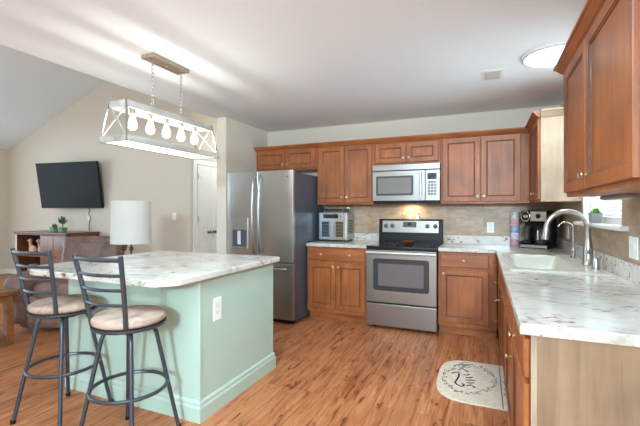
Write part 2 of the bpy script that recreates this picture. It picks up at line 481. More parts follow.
# lamp behind the dome's diffuser
_l = bpy.data.lights.new('dome_lamp', 'AREA'); _l.shape = 'DISK'; _l.size = .36; _l.energy = 6; _l.color = (.8, .94, 1)
_o = bpy.data.objects.new('dome_lamp', _l); COL.objects.link(_o); _o.location = (.482, 3.235, ZC-.045)
_l = bpy.data.lights.new('hall_fill', 'POINT'); _l.energy = 14; _l.shadow_soft_size = .12; _l.color = (.86, .96, 1)  # added point fill to brighten the dark hall, no fixture modelled
_o = bpy.data.objects.new('hall_fill', _l); COL.objects.link(_o); _o.location = (-3.55, 5.7, 2.3)
dl = thing('ceiling_dome_light', 'round flush white ceiling light glowing above the sink', 'ceiling light', (.482, 3.235, ZC))
MB().lathe([(.225, -.001), (.225, -.018), (.205, -.026), (.198, -.018), (.198, -.001)], n=40).build('trim_ring', mat('ring_white', (214, 214, 214), .4), dl, smooth=True)
MB().lathe([(.197, -.004), (.195, -.02), (.16, -.03), (.1, -.037), (.03, -.04)], n=40).build('diffuser', M_dome, dl, smooth=True)

# ------------------------------------------------------------------ cabinets
def knob(parent, x, z, y):
    MB().axis_lathe([(.006, 0), (.006, .012), (.013, .016), (.0155, .021), (.014, .027), (.006, .030)], (x, y, z), (0, -1, 0)).build('knob', M_knob, parent, smooth=True)
def door(parent, x0, x1, z0, z1, kn=None, name='door', rail=.058, t=.02, m=None):
    """recessed panel front; face plane local y = -t"""
    def R(i, y): return [(x0+i, y, z0+i), (x1-i, y, z0+i), (x1-i, y, z1-i), (x0+i, y, z1-i)]
    mb = MB()
    if name == 'drawer':
        mb.rings([R(0, -.001), R(0, -t+.006), R(.004, -t+.001), R(.008, -t)])
    else:
        mb.rings([R(0, -.001), R(0, -t+.004), R(.004, -t), R(rail-.004, -t), R(rail+.001, -t+.004), R(rail+.004, -t+.0045), R(rail+.009, -t+.010)])
    o = mb.build(name, m or (M_cabh if name == 'drawer' else M_cab), parent)
    o.data.materials.append(M_glaze)
    for p in o.data.polygons:       # dark glaze left in the moulding groove
        ys_ = [o.data.vertices[i].co.y for i in p.vertices]; xs_ = [o.data.vertices[i].co for i in p.vertices]
        if name == 'door' and max(ys_)-min(ys_) > .0015 and min(min(v.x-x0, x1-v.x, v.z-z0, z1-v.z) for v in xs_) > .03: p.material_index = 1
    if kn:
        for kx, kz in ([kn] if not isinstance(kn, list) else kn): knob(o, kx, kz, -t+.001)
    return o
def cabinet(name, label, cat, loc, rz, w, d, z0, z1, fronts, toe=False, group=None, body=None, hollow=False):
    t = thing(name, label, cat, (loc[0], loc[1], z0 if not toe else 0), rz, group)
    base = 0 if toe else -z0
    if hollow:      # open-topped carcass: sides, back, floor, front frame
        mb = MB().box(0, .018, .019, d, .1, z1).box(w-.018, w, .019, d, .1, z1).box(.018, w-.018, d-.006, d, .1, z1).box(.018, w-.018, .019, d-.006, .1, .118).box(0, w, 0, .0189, .1, z1)
    else:
        mb = MB().box(0, w, 0, d, (.1 if toe else 0), z1+base)
    mb.build('carcass', body or M_cab, t, .002)
    if toe: MB().box(.0, w, .075, d, 0, .0995).build('toe_kick', M_cabh, t)
    for kind, a, b, za, zb, kn in fronts:
        if kn: kn = [(k[0], k[1]+base) for k in (kn if isinstance(kn, list) else [kn])]
        door(t, a, b, za+base, zb+base, kn, kind)
    return t
YU = YW-.305      # face frames of the wall cabinets
ZU = 1.377; ZT = 2.125
cabinet('wall_cabinet', 'short brown two-door wall cabinet above the fridge', 'wall cabinet', (-2.872, YU, 0), 0, .912, .30, 1.835, ZT,
        [('door', .035, .455, 1.855, 2.108, (.425, 1.915)), ('door', .462, .882, 1.855, 2.108, (.492, 1.915))], group='brown kitchen wall cabinets')
cabinet('wall_cabinet', 'tall brown two-door wall cabinet above the toaster oven, beside the fridge', 'wall cabinet', (-1.958, YU, 0), 0, .745, .30, ZU, ZT,
        [('door', .022, .366, 1.40, 2.105, (.335, 1.465)), ('door', .372, .722, 1.40, 2.105, (.403, 1.465))], group='brown kitchen wall cabinets')
cabinet('wall_cabinet', 'short brown two-door wall cabinet above the microwave', 'wall cabinet', (-1.211, YU, 0), 0, .764, .30, 1.835, ZT,
        [('door', .022, .379, 1.865, 2.095, (.35, 1.915)), ('door', .385, .742, 1.865, 2.095, (.414, 1.915))], group='brown kitchen wall cabinets')
cabinet('wall_cabinet', 'tall brown two-door wall cabinet right of the microwave', 'wall cabinet', (-.445, YU, 0), 0, .895, .30, ZU, ZT,
        [('door', .022, .413, 1.40, 2.105, (.383, 1.455)), ('door', .419, .80, 1.40, 2.105, (.449, 1.455))], group='brown kitchen wall cabinets')
XU = XW-.305      # .453
RZ = -PI/2
# corner wall cabinet on the right wall, y 3.79 .. 4.505, front faces -x
c = cabinet('wall_cabinet', 'brown corner wall cabinet with a pale unfinished end panel above the coffee maker', 'wall cabinet', (XU, YU-.002, 0), RZ, .715, .30, ZU, ZT,
            [('door', .05, .37, 1.40, 2.105, None), ('door', .376, .695, 1.40, 2.105, (.406, 1.455))], group='brown kitchen wall cabinets')
lp = MB().box(.7155, .7215, .0, .30, 0, ZT-ZU).build('end_panel', M_birch, c); lp['label'] = 'pale unfinished end panel'
# near wall cabinet on the right wall, y 1.38 .. 2.66
c = cabinet('wall_cabinet', 'large brown two-door wall cabinet nearest the camera, on the right wall', 'wall cabinet', (XU, 2.66, 0), RZ, 1.34, .30, ZU, ZT,
            [('door', .024, .538, 1.40, 2.105, (.508, 1.462)), ('door', .546, 1.158, 1.40, 2.105, (.577, 1.462))], group='brown kitchen wall cabinets')

# crown mouldings: profile swept along the cabinet tops
CP = [(0, 0), (.012, 0), (.018, .008), (.024, .010), (.034, .022), (.044, .034), (.048, .042), (.060, .044), (.060, .056), (0, .056)]
def crown(path, name, label, m, cap=True):
    """path: list of (x, y) with outward offset normals by mitre; profile (out, z)"""
    rings = []
    n = len(path)
    for i, p in enumerate(path):
        p = Vector((*p, 0))
        def nrm(a, b):
            t = (Vector((*b, 0))-Vector((*a, 0))).normalized(); return Vector((t.y, -t.x, 0))
        if i == 0: off = nrm(path[0], path[1])
        elif i == n-1: off = nrm(path[-2], path[-1])
        else:
            a, b = nrm(path[i-1], path[i]), nrm(path[i], path[i+1])
            off = (a+b)/(1+a.dot(b))
        rings.append([p+off*u+Vector((0, 0, ZT-.02+v)) for u, v in CP])
    return tag(MB().rings(rings).build(name, m), label, 'moulding')
yd, xd = YU-.001, XU-.001
crown([(-2.873, YW-.01), (-2.873, yd), (xd, yd), (xd, 3.786)], 'crown_moulding', 'long brown crown moulding along the tops of the back wall cabinets', M_cabh)
crown([(xd-.00, 3.786-.001), (XW-.005, 3.785)], 'crown_moulding', 'pale crown moulding on the unfinished end panel of the corner wall cabinet', M_birch)
crown([(XW-.005, 2.662), (xd, 2.662), (xd, 1.32)], 'crown_moulding', 'brown crown moulding on the nearest right wall cabinet', M_caby)
# slim under cabinet light
t = thing('under_cabinet_light', 'slim grey light bar under the nearest right wall cabinet', 'light', (.64, 2.44, ZU))
MB().box(-.03, .03, -.2, .2, -.02, -.001).build('housing', mat('lamp_grey', (150, 150, 150), .4, metal=.4), t, .004)
MB().box(-.018, .018, -.185, .185, -.024, -.0205).build('lens', mat('lens_white', (230, 230, 230), .4), t, .002)

YB = YW-.61       # base face frames on the back wall (4.203)
XB = XW-.61       # .148
cabinet('base_cabinet', 'brown base cabinet with one wide drawer over two doors, between fridge and stove', 'base cabinet', (-1.958, YB, 0), 0, .745, .60, 0, .875,
        [('drawer', .022, .723, .713, .848, [(.19, .785), (.545, .785)]), ('door', .022, .369, .145, .69, (.338, .645)), ('door', .375, .723, .145, .69, (.406, .645))], True, 'brown base cabinets')
cabinet('base_cabinet', 'brown base cabinet with one drawer over one door, right of the stove', 'base cabinet', (-.437, YB, 0), 0, .56, .60, 0, .875,
        [('drawer', .022, .486, .713, .848, (.25, .785)), ('door', .022, .486, .145, .69, (.052, .645))], True, 'brown base cabinets')
def rc(y): return YB-.02-y          # distance along the right run from the inner corner
# right run, local x = distance towards the camera from y = 4.18
def rbase(y1, y0, label, fr, hollow=False):
    return cabinet('base_cabinet', label, 'base cabinet', (XB, y1, 0), RZ, y1-y0, .60, 0, .875, fr, True, 'brown base cabinets', hollow=hollow)
w1 = 4.178-3.872
rbase(4.178, 3.874, 'narrow brown four-drawer base cabinet on the right run at the corner',
      [('drawer', .03, .29, .72, .848, (.07, .765)), ('drawer', .03, .29, .53, .70, (.07, .60)), ('drawer', .03, .29, .34, .51, (.07, .42)), ('drawer', .03, .29, .145, .32, (.07, .22))])
rbase(3.872, 2.722, 'brown two-door base cabinet under the sink',
      [('drawer', .022, 1.128, .713, .848, None), ('door', .022, .572, .145, .69, (.20, .52)), ('door', .578, 1.128, .145, .69, None)], True)
rbase(2.720, 2.102, 'brown one-door base cabinet on the right run between sink and end cabinet',
      [('drawer', .022, .596, .713, .848, None), ('door', .022, .596, .145, .69, (.565, .56))])
c = rbase(2.100, 1.492, 'brown base cabinet at the near end of the right run with pale plywood side',
          [('drawer', .022, .585, .713, .848, (.205, .745)), ('door', .022, .585, .145, .69, None)])
e = MB().box(.6085, .6165, .0, .60, 0, .8745).build('end_panel', M_ply, c); e['label'] = 'pale plywood end panel'
MB().box(.6083, .6205, .0, .018, .0, .8742).build('edge_strip', M_birch, c)

# ------------------------------------------------------------------ worktops
ct = thing('countertop', 'white and brown marbled L-shaped countertop with the sink set in', 'countertop', (.42, 3.2, .876))
xs = [-.437, .113, .20, .665, XW-.009]; ys = [1.458, 2.80, 3.71, YW-.645, YW-.009]
SX0, SX1, SY0, SY1 = .152, .705, 2.738, 3.775
mb = MB(); mb.grid(xs, ys, lambda i, j: (i >= 1 or j == 3) and not (i == 2 and j == 1), .876, .914)
mb.build('slab', M_counter, ct, .004, world=True)
mb = MB(); mb.grid([-.437, XW-.029, XW-.009], [1.458, YW-.029, YW-.009], lambda i, j: i == 1 or j == 1, .9142, 1.012)
mb.build('upstand', M_counter, ct, .003, world=True)
ct = thing('countertop', 'short white marbled countertop under the toaster oven, beside the fridge', 'countertop', (-1.58, 4.49, .876))
MB().box(-1.962, -1.211, YW-.645, YW-.009, .876, .914).build('slab', M_counter, ct, .004, world=True)
MB().box(-1.962, -1.211, YW-.029, YW-.009, .9142, 1.012).build('upstand', M_counter, ct, .003, world=True)

# ------------------------------------------------------------------ island
isl = thing('kitchen_island', 'pale sage green kitchen island cabinet on the wood floor', 'kitchen island', (-2.2, 2.3, 0))
MB().box(-2.815, -1.60, 1.872, 2.765, .0, .8755).build('body', M_green, isl, .003, world=True)
mb = MB()
def base_ring(o, z): return [(-2.815-o, 1.872-o, z), (-1.60+o, 1.872-o, z), (-1.60+o, 2.765+o, z), (-2.815-o, 2.765+o, z)]
mb.rings([base_ring(.016, 0), base_ring(.016, .085), base_ring(.010, .10), base_ring(.010, .115), base_ring(.003, .128), base_ring(.0005, .13)], False, False)
mb.build('skirting', M_green, isl, world=True)
MB().box(-1.61, -1.594, 1.866, 1.885, .13, .875).build('corner_trim', M_green, isl, .002, world=True)
pl = MB().box(-1.60, -1.594, 2.0, 2.078, .585, .73).build('outlet_plate', M_plate, isl, .002, world=True)
mb = MB()
for z in (.635, .68): mb.box(-1.594, -1.5935, 2.022, 2.056, z-.014, z+.014)
mb.build('sockets', mat('socket_white', (226, 224, 218), .4), pl, .0002, world=True)
P = [(-1.555+.0, 1.70), (-1.555, 2.80)]
poly = [(-2.70, 1.555), (-1.675, 1.555), (-1.645, 1.562), (-1.57, 1.635), (-1.555, 1.665), (-1.555, 2.79), (-1.565, 2.815), (-1.59, 2.825), (-2.88, 2.825), (-2.88, 1.70), (-2.865, 1.67), (-2.735, 1.565)]
tag(MB().prism(poly, 'z', .876, .914).build('island_countertop', M_counter, bevel=.006), 'large white marbled countertop with clipped corners on the green island', 'countertop')

# ------------------------------------------------------------------ fridge
fr = thing('refrigerator', 'stainless french door refrigerator with water dispenser and dark sides', 'refrigerator', (-2.425, 4.3, 0))
X0, X1, YF = -2.875, -1.972, 3.84
MB().box(X0+.003, X1-.003, YF+.075, 4.76, .03, 1.745).build('cabinet_body', M_fside, fr, .004, world=True)
for x in (X0+.06, X1-.1):
    for y in (YF+.12, 4.68): MB().box(x, x+.04, y, y+.04, 0, .031).build('foot', M_black, fr, world=True)
MB().box(X0+.02, X1-.02, YF+.06, YF+.09, .012, .06).build('grille', M_black, fr, world=True)
def fdoor(name, xa, xb, za, zb):
    """slightly bowed steel front with dark returns"""
    mb = MB(); n = 10
    P = [(xa, YF+.068)]+[(xa+(xb-xa)*i/n, YF+.010-.010*math.sin(PI*i/n)**.6) for i in range(n+1)]+[(xb, YF+.068)]
    mb.prism(P, 'z', za, zb)
    return mb.build(name, M_steel, fr, .003, smooth=False, world=True)
XM = -2.433
dl_ = fdoor('left_door', X0, XM-.003, .708, 1.762)
dr_ = fdoor('right_door', XM+.003, X1, .708, 1.762)
dz_ = fdoor('freezer_drawer', X0, X1, .06, .698)
def bow(parent, x, za, zb, out):
    pts = []
    n = 16
    for i in range(n+1):
        t = i/n; z = za+(zb-za)*t
        o = .016+out*math.sin(PI*t)**.45
        pts.append((x, YF-o+.012, z))
    mb = MB().tube(pts, [.014]*(n+1), 10)
    mb.build('handle', M_nickel, parent, smooth=True, world=True)
bow(dl_, XM-.042, .80, 1.715, .05); bow(dr_, XM+.042, .80, 1.715, .05)
pts = []
for i in range(17):
    t = i/16; pts.append((X0+.08+(X1-X0-.16)*t, YF+.012-.016-.045*math.sin(PI*t)**.4, .635))
MB().tube(pts, .013, 10).build('handle', M_nickel, dz_, smooth=True, world=True)
# dispenser
dp = MB().box(-2.795, -2.56, YF-.012, YF+.012, .845, 1.215).build('dispenser', steel('dispenser_steel', (170, 166, 160), .35), dl_, .006, world=True)
MB().box(-2.775, -2.58, YF-.0135, YF-.0115, 1.09, 1.195).build('control_panel', mat('dispenser_grey', (150, 147, 142), .3, metal=.5), dp, .002, world=True)
MB().box(-2.775, -2.58, YF-.0135, YF-.0115, .875, 1.075).build('niche', mat('niche_grey', (74, 78, 88), .35), dp, .003, world=True)
MB().box(-2.70, -2.655, YF-.024, YF-.013, .90, 1.06).build('paddle', mat('paddle_grey', (205, 203, 200), .35), dp, .005, world=True)
MB().axis_lathe([(.017, 0), (.017, .002), (.013, .003)], (-2.04, YF-.002, 1.70), (0, -1, 0), 20).build('badge', M_chrome, dr_, smooth=True, world=True)
for x in (X1-.10, X0+.02):
    MB().box(x, x+.08, YF+.03, YF+.13, 1.7455, 1.77).build('hinge_cover', M_fside, fr, .006, world=True)

# ------------------------------------------------------------------ stove
st = thing('kitchen_stove', 'stainless freestanding electric stove with black glass cooktop', 'stove', (-.824, 4.45, 0))
A, B = -1.205, -.443
YS = 4.15
MB().box(A+.004, B-.004, YS+.03, 4.79, .03, .89).build('side_panels', M_black, st, .003, world=True)
for x in (A+.05, B-.09):
    for y in (YS+.08, 4.70): MB().box(x, x+.04, y, y+.04, 0, .031).build('foot', M_black, st, world=True)
MB().box(A, B, YS-.015, 4.70, .89, .912).build('cooktop', M_blackglass, st, .004, world=True)
M_burner = mat('burner_grey', (84, 84, 88), .3)
for x, y, r in ((-1.02, 4.30, .105), (-.63, 4.30, .085), (-1.02, 4.55, .085), (-.63, 4.55, .105)):
    MB().lathe([(r, .9122), (r, .9125), (r-.004, .9125), (r-.004, .9122)], x, y, 36, False, False).build('burner_ring', M_burner, st, world=True)
dr = MB().box(A+.003, B-.003, YS-.012, YS+.03, .292, .868).build('oven_door', M_steelx, st, .006, world=True)
mb = MB().rings([[(x, YS-.0125, z) for x, _, z in [(p[0], 0, p[1]) for p in [(q[0], q[1]) for q in rrect(-.824, .60, w_, h_, r_, 0)]]] for w_, h_, r_ in ((.60, .35, .03), )] +
                [[(q[0], YS-.0165, q[1]) for q in rrect(-.824, .60, .59, .34, .028, 0)]])
wf = mb.build('window_frame', mat('oven_window_frame', (52, 53, 58), .15, coat=.4), dr, world=True)
MB().rings([[(q[0], YS-.0166, q[1]) for q in rrect(-.824, .60, .49, .245, .012, 0)], [(q[0], YS-.0175, q[1]) for q in rrect(-.824, .60, .488, .243, .012, 0)]]).build('oven_window', M_ovenglass, wf, world=True)
MB().box(A+.003, B-.003, YS-.006, YS+.03, .868, .889).build('vent_strip', M_black, st, world=True)
mb = MB().tube([(A+.01, YS-.05, .842), (B-.01, YS-.05, .842)], .016, 14)
mb.tube([(A+.035, YS-.045, .842), (A+.035, YS-.01, .842)], .011, 8); mb.tube([(B-.035, YS-.045, .842), (B-.035, YS-.01, .842)], .011, 8)
mb.build('oven_handle', mat('bright_steel', (222, 220, 216), .35, metal=.8), dr, smooth=True, world=True)
MB().box(A+.003, B-.003, YS-.012, YS+.03, .035, .278).build('storage_drawer', M_steelx, st, .006, world=True)
# backguard
bgd = MB().prism([(4.70, .895), (4.79, .895), (4.79, 1.198), (4.728, 1.198), (4.722, 1.19), (4.70, .95)], 'x', A, B).build('backguard', M_black, st, .004, world=True)
def slope(z): return 4.70+(z-.95)/.24*.022
pz0, pz1 = 1.035, 1.178
MB().prism([(slope(pz0)-.003, pz0), (slope(pz0)+.006, pz0), (slope(pz1)+.006, pz1), (slope(pz1)-.003, pz1)], 'x', A+.045, B-.045).build('control_panel', M_steelx, bgd, .002, world=True)
dpl = MB().prism([(slope(1.10)-.005, 1.10), (slope(1.10)+.004, 1.10), (slope(1.165)+.004, 1.165), (slope(1.165)-.005, 1.165)], 'x', -.905, -.745).build('display', mat('display_grey', (70, 72, 76), .2), bgd, .001, world=True)
MB().prism([(slope(1.125)-.0062, 1.125), (slope(1.125)-.004, 1.125), (slope(1.158)-.004, 1.158), (slope(1.158)-.0062, 1.158)], 'x', -.852, -.80).build('clock', M_blackglass, dpl, world=True)
for x in (-1.115, -1.035, -.615, -.525):
    z = 1.115
    MB().axis_lathe([(.027, 0), (.027, .004), (.021, .006), (.019, .024), (.014, .027)], (x, slope(z)-.003, z), (0, -1, .09), 18).build('knob', mat('stove_knob', (92, 92, 94), .35, metal=.6), bgd, smooth=True, world=True)
# copper bowl on the cooktop
t = tag(MB().lathe([(.034, .913), (.045, .918), (.062, .942), (.066, .95), (.062, .95), (.056, .94), (.040, .922), (.002, .920)], -.80, 4.49, 26).build('bowl', M_copper, smooth=True), 'small copper bowl on the black cooktop', 'bowl')
# shakers on the backguard ledge
def shaker(x, label, c, glass=True):
    o = thing('salt_shaker', label, 'shaker', (x, 4.762, 1.1985), group='shakers on the stove ledge')
    MB().lathe([(.017, 0), (.019, .01), (.018, .045), (.014, .055)], n=14).build('jar', c, o, smooth=True)
    MB().lathe([(.0145, .0552), (.0145, .068), (.009, .074)], n=14).build('cap', M_nickel, o, smooth=True)
shaker(-.905, 'glass shaker at left end of the trio on the stove ledge', M_glass)
shaker(-.82, 'cream shaker in the middle of the trio on the stove ledge', mat('cream_shaker', (250, 236, 206), .3))
shaker(-.735, 'white shaker at right end of the trio on the stove ledge', mat('white_shaker', (236, 236, 234), .3))

# ------------------------------------------------------------------ microwave
mw = thing('microwave', 'stainless over-the-range microwave mounted above the stove', 'microwave', (-.827, 4.5, 1.39))
YM = 4.40
MB().box(A, B, YM+.035, YW-.01, 1.39, 1.832).build('housing', M_black, mw, .003, world=True)
MB().box(A, B, YM, YM+.034, 1.764, 1.832).build('vent_panel', M_steelx, mw, .004, world=True)
md = MB().box(A, -.60, YM, YM+.034, 1.413, 1.758).build('door', M_steelx, mw, .004, world=True)
wf = MB().rings([[(q[0], YM-.0005, q[1]) for q in rrect(-.945, 1.588, .43, .225, .012, 0)], [(q[0], YM-.004, q[1]) for q in rrect(-.945, 1.588, .424, .219, .012, 0)]]).build('window_frame', mat('microwave_frame', (78, 78, 78), .25), md, world=True)
MB().rings([[(q[0], YM-.0041, q[1]) for q in rrect(-.945, 1.588, .385, .18, .008, 0)], [(q[0], YM-.005, q[1]) for q in rrect(-.945, 1.588, .383, .178, .008, 0)]]).build('window', M_mwglass, wf, world=True)
mb = MB().tube([(-.645, YM-.036, 1.44), (-.645, YM-.036, 1.735)], .012, 12)
for z in (1.455, 1.72): mb.tube([(-.645, YM-.034, z), (-.645, YM+.002, z)], .009, 8)
mb.build('handle', M_nickel, md, smooth=True, world=True)
cp = MB().box(-.597, B, YM, YM+.034, 1.413, 1.758).build('control_panel', M_steelx, mw, .004, world=True)
MB().box(-.575, -.475, YM-.002, YM+.001, 1.65, 1.72).build('display', M_blackglass, cp, .001, world=True)
mb = MB()
for i in range(3):
    for j in range(5): mb.box(-.573+i*.034, -.545+i*.034, YM-.0018, YM+.001, 1.475+j*.033, 1.499+j*.033)
mb.build('keypad', mat('key_grey', (96, 98, 102), .4), cp, .001, world=True)
MB().box(A+.01, B-.01, YM+.02, YW-.02, 1.382, 1.3899).build('underside', M_black, mw, world=True)
mwl = bpy.data.lights.new('cooktop_lamp', 'AREA'); mwl.size = .12; mwl.energy = 1.6; mwl.color = (1, .78, .5)
o = bpy.data.objects.new('cooktop_lamp', mwl); COL.objects.link(o); o.location = (-.81, 4.68, 1.378)

# ------------------------------------------------------------------ toaster oven
to = thing('toaster_oven', 'silver french door toaster oven on the short countertop', 'toaster oven', (-1.745, 4.64, .9145))
def tbx(mb, *a): return mb.box(*a)
W2, D2, H2 = .192, .14, .365
MB().box(-W2, W2, -D2, D2, .018, H2).build('housing', steel('toaster_steel', (176, 178, 180), .35), to, .008)
for x in (-.16, .16):
    for y in (-.11, .11): MB().lathe([(.014, 0), (.014, .0185)], x, y, 10).build('foot', M_black, to)
MB().box(-W2+.012, W2-.012, -D2-.008, -D2, .022, H2-.008).build('front_frame', steel('toaster_front', (200, 200, 198), .3), to, .003)
MB().box(-.125, .075, -D2-.011, -D2-.007, H2-.075, H2-.022).build('display', M_blackglass, to, .002)
MB().axis_lathe([(.014, 0), (.014, .012), (.010, .015)], (.118, -D2-.008, H2-.048), (0, -1, 0), 16).build('dial', M_chrome, to, smooth=True)
gl = [mat('toaster_glass_blue', (58, 72, 86), .08, coat=.4), mat('toaster_glass_amber', (92, 76, 54), .08, coat=.4)]
for k, (xa, xb) in enumerate(((-.172, -.004), (.004, .172))):
    d = MB().box(xa, xb, -D2-.017, -D2-.009, .03, H2-.09).build('door', steel('toaster_door%d' % k, (196, 196, 194), .3), to, .003)
    hx = xb-.022 if k == 0 else xa+.022
    wa, wb = (xa+.028, xb-.042) if k == 0 else (xa+.042, xb-.028)
    g = MB().box(wa, wb, -D2-.0185, -D2-.0165, .058, H2-.115).build('glass', gl[k], d, .001)
    mb = MB()
    for z in (.09, .13, .17, .21): mb.box(wa+.004, wb-.004, -D2-.0195, -D2-.0186, z, z+.004)
    mb.build('rack_lines', M_chrome, g)
    mb = MB().tube([(hx, -D2-.042, .05), (hx, -D2-.042, H2-.11)], .008, 10)
    for z in (.065, H2-.125): mb.tube([(hx, -D2-.04, z), (hx, -D2-.016, z)], .006, 8)
    mb.build('handle', M_chrome, d, smooth=True)
mb = MB()
for z in (.10, .12, .14, .16, .18, .20, .22, .24, .26): mb.box(W2, W2+.0015, -.09, .09, z, z+.008)
mb.build('side_vents', M_dark, to)
# wire tray lying on the toaster oven
tr = thing('baking_tray', 'shallow silver baking tray lying on top of the toaster oven', 'tray', (-1.735, 4.62, .9145+H2+.001))
tr.scale = (1, 1, 1.5)
MB().rings([rrect(0, 0, .26, .20, .03, 0), rrect(0, 0, .30, .23, .035, .028), rrect(0, 0, .32, .25, .04, .030), rrect(0, 0, .295, .225, .03, .027), rrect(0, 0, .255, .195, .03, .004)]).build('pan', M_chrome, tr, smooth=True)
for s in (-1, 1): MB().tube([(s*.155, -.05, .03), (s*.185, -.045, .045), (s*.185, .045, .045), (s*.155, .05, .03)], .005, 8).build('handle', M_chrome, tr, smooth=True)

# ------------------------------------------------------------------ coffee maker, canister
cm = thing('coffee_maker', 'black and chrome two-way coffee maker in the counter corner', 'coffee maker', (.528, 4.575, .9145), -.42)
cm.scale = (.87, .95, .98)
MB().box(-.152, .152, -.15, .15, 0, .045).build('base', M_black, cm, .008)
MB().box(-.150, .140, -.154, -.149, .006, .036).build('base_trim', M_chrome, cm, .002)
MB().box(-.150, .150, -.02, .15, .0455, .275).build('rear_body', M_black, cm, .01)
MB().box(-.150, .150, -.15, .15, .2752, .395).build('top_housing', M_black, cm, .018)
MB().box(-.035, .135, -.156, -.148, .283, .386).build('control_panel', M_chrome, cm, .004)
mb = MB().axis_lathe([(.026, 0), (.024, .012), (.018, .014)], (.05, -.156, .338), (0, -1, 0), 18)
mb.build('clock_dial', M_black, cm, smooth=True)
mb = MB()
mb.tube([(-.09+.047*math.cos(a), -.153, .335+.052*math.sin(a)) for a in [2*PI*i/24 for i in range(24)]], .006, 8, True)
mb.build('pod_ring', M_chrome, cm, smooth=True)
MB().box(-.115, -.065, -.1515, -.149, .32, .348).build('pod_handle', M_chrome, cm, .001)
MB().box(-.15, -.03, -.15, -.022, .0458, .075).build('drip_tray', M_black, cm, .006)
MB().lathe([(.035, .08), (.038, .09), (.040, .20), (.042, .23), (.038, .23), (.034, .09)], -.095, -.08, 18).build('mug', mat('dark_glass_mug', (70, 62, 56), .1, coat=.3), cm, smooth=True)
ca = MB().lathe([(.055, .046), (.066, .06), (.068, .12), (.055, .18), (.045, .20), (.047, .215)], .06, -.085, 22).build('carafe', mat('carafe_glass', (60, 60, 62), .06, coat=.6), cm, smooth=True)
MB().lathe([(.048, .2155), (.048, .235), (.03, .242)], .06, -.085, 22).build('lid', M_black, ca, smooth=True)
MB().tube([(.06, -.152, .205), (.06, -.185, .19), (.06, -.185, .10), (.06, -.152, .085)], .011, 8).build('handle', M_chrome, ca, smooth=True)
cn = thing('canister', 'tall pastel banded canister left of the coffee maker', 'canister', (.318, 4.715, .9145))
bands = [(206, 158, 172), (232, 214, 222), (156, 192, 214), (234, 174, 186), (216, 224, 212)]
m_can = mat('pastel_bands', (200, 180, 180), .5)
n_, l_, b_ = nodes(m_can)
tc = n_.new('ShaderNodeTexCoord'); sp = n_.new('ShaderNodeSeparateXYZ'); mr = n_.new('ShaderNodeMapRange')
l_.new(tc.outputs['Object'], sp.inputs[0]); l_.new(sp.outputs['Z'], mr.inputs[0]); mr.inputs[2].default_value = .36
cc = ramp(m_can, mr.outputs[0], [(i/5, b) for i, b in enumerate(bands)], 'CONSTANT')
sp2 = ramp(m_can, noise(m_can, coords(m_can), 60, 2), [(.42, (215, 205, 210)), (.55, (255, 255, 255))])
setc(m_can, mix(m_can, cc, sp2, 1.0, 'MULTIPLY'))
prof = []
for k in range(5): z = k*.072; prof += [(.043, z), (.046, z+.005), (.046, z+.065), (.043, z+.071)]
MB().lathe(prof, n=20).build('can', m_can, cn, smooth=True)
MB().lathe([(.044, .3595), (.044, .370), (.01, .374)], n=20).build('lid', mat('pale_lid', (196, 204, 196), .4), cn, smooth=True)

# ------------------------------------------------------------------ sink and taps
sk = thing('sink', 'cream single-bowl drop-in sink set in the marbled countertop', 'sink', (.43, 3.256, .9142))
cx, cy = .4285, 3.2565
mb = MB()
mb.rings([rrect(cx, cy, .553, 1.037, .03, .9142), rrect(cx, cy, .545, 1.03, .03, .922), rrect(cx, cy, .53, 1.01, .03, .9245),
          rrect(.3825, 3.2565, .365, .87, .05, .9235), rrect(.3825, 3.2565, .352, .855, .05, .915), rrect(.3825, 3.2565, .33, .83, .06, .755), rrect(.3825, 3.2565, .27, .77, .06, .74)], cap0=False)
mb.build('basin', M_cream, sk, smooth=True, world=True)
MB().lathe([(.045, .7405), (.045, .744), (.030, .743), (.005, .742)], .3825, 3.2565, 20).build('drain', M_chrome, sk, smooth=True, world=True)
fc = thing('kitchen_faucet', 'large brushed nickel gooseneck faucet behind the sink', 'faucet', (.665, 3.17, .9245))
MB().lathe([(.036, 0), (.036, .006), (.033, .01), (.031, .035), (.029, .10), (.0225, .165), (.020, .18)], n=20).build('body', M_nickel, fc, smooth=True)
pts = [(0, 0, .17), (0, 0, .24)]
for i in range(13):
    a = PI*i/12; pts.append((-.125+.125*math.cos(a), .0, 0.245+.122*math.sin(a)))
MB().tube(pts, .0185, 14).build('spout', M_nickel, fc, smooth=True)
MB().axis_lathe([(.0195, 0), (.0215, .02), (.0245, .072), (.0225, .085), (.013, .086)], (-.249, 0, .25), (-.12, 0, -1), 16).build('spray_head', M_nickel, fc, smooth=True)
MB().tube([(.0, -.025, .085), (.0, -.045, .095), (.006, -.085, .125)], [.011, .009, .007], 10).build('lever', M_nickel, fc, smooth=True)
f2 = thing('filter_tap', 'small slender chrome water tap left of the large faucet', 'tap', (.655, 3.585, .9245))
MB().lathe([(.022, 0), (.022, .006), (.013, .012), (.013, .05), (.016, .055), (.016, .075), (.008, .085)], n=16).build('body', M_chrome, f2, smooth=True)
pts = [(0, 0, .08), (0, 0, .225)]
for i in range(11):
    a = PI*.92*i/10; pts.append((-.052+.052*math.cos(a), 0, .23+.052*math.sin(a)))
MB().tube(pts, .0065, 10).build('spout', M_chrome, f2, smooth=True)
MB().tube([(0, 0, .068), (-.02, .025, .08), (-.028, .04, .086)], .005, 8).build('lever', M_chrome, f2, smooth=True)
tag(MB().lathe([(.024, .9245), (.024, .931), (.021, .934), (.021, .99), (.018, .996), (.006, .998)], .655, 2.925, 18).build('air_gap_cap', M_nickel, smooth=True), 'short nickel cylinder cap on the sink deck right of the faucet', 'sink fitting')

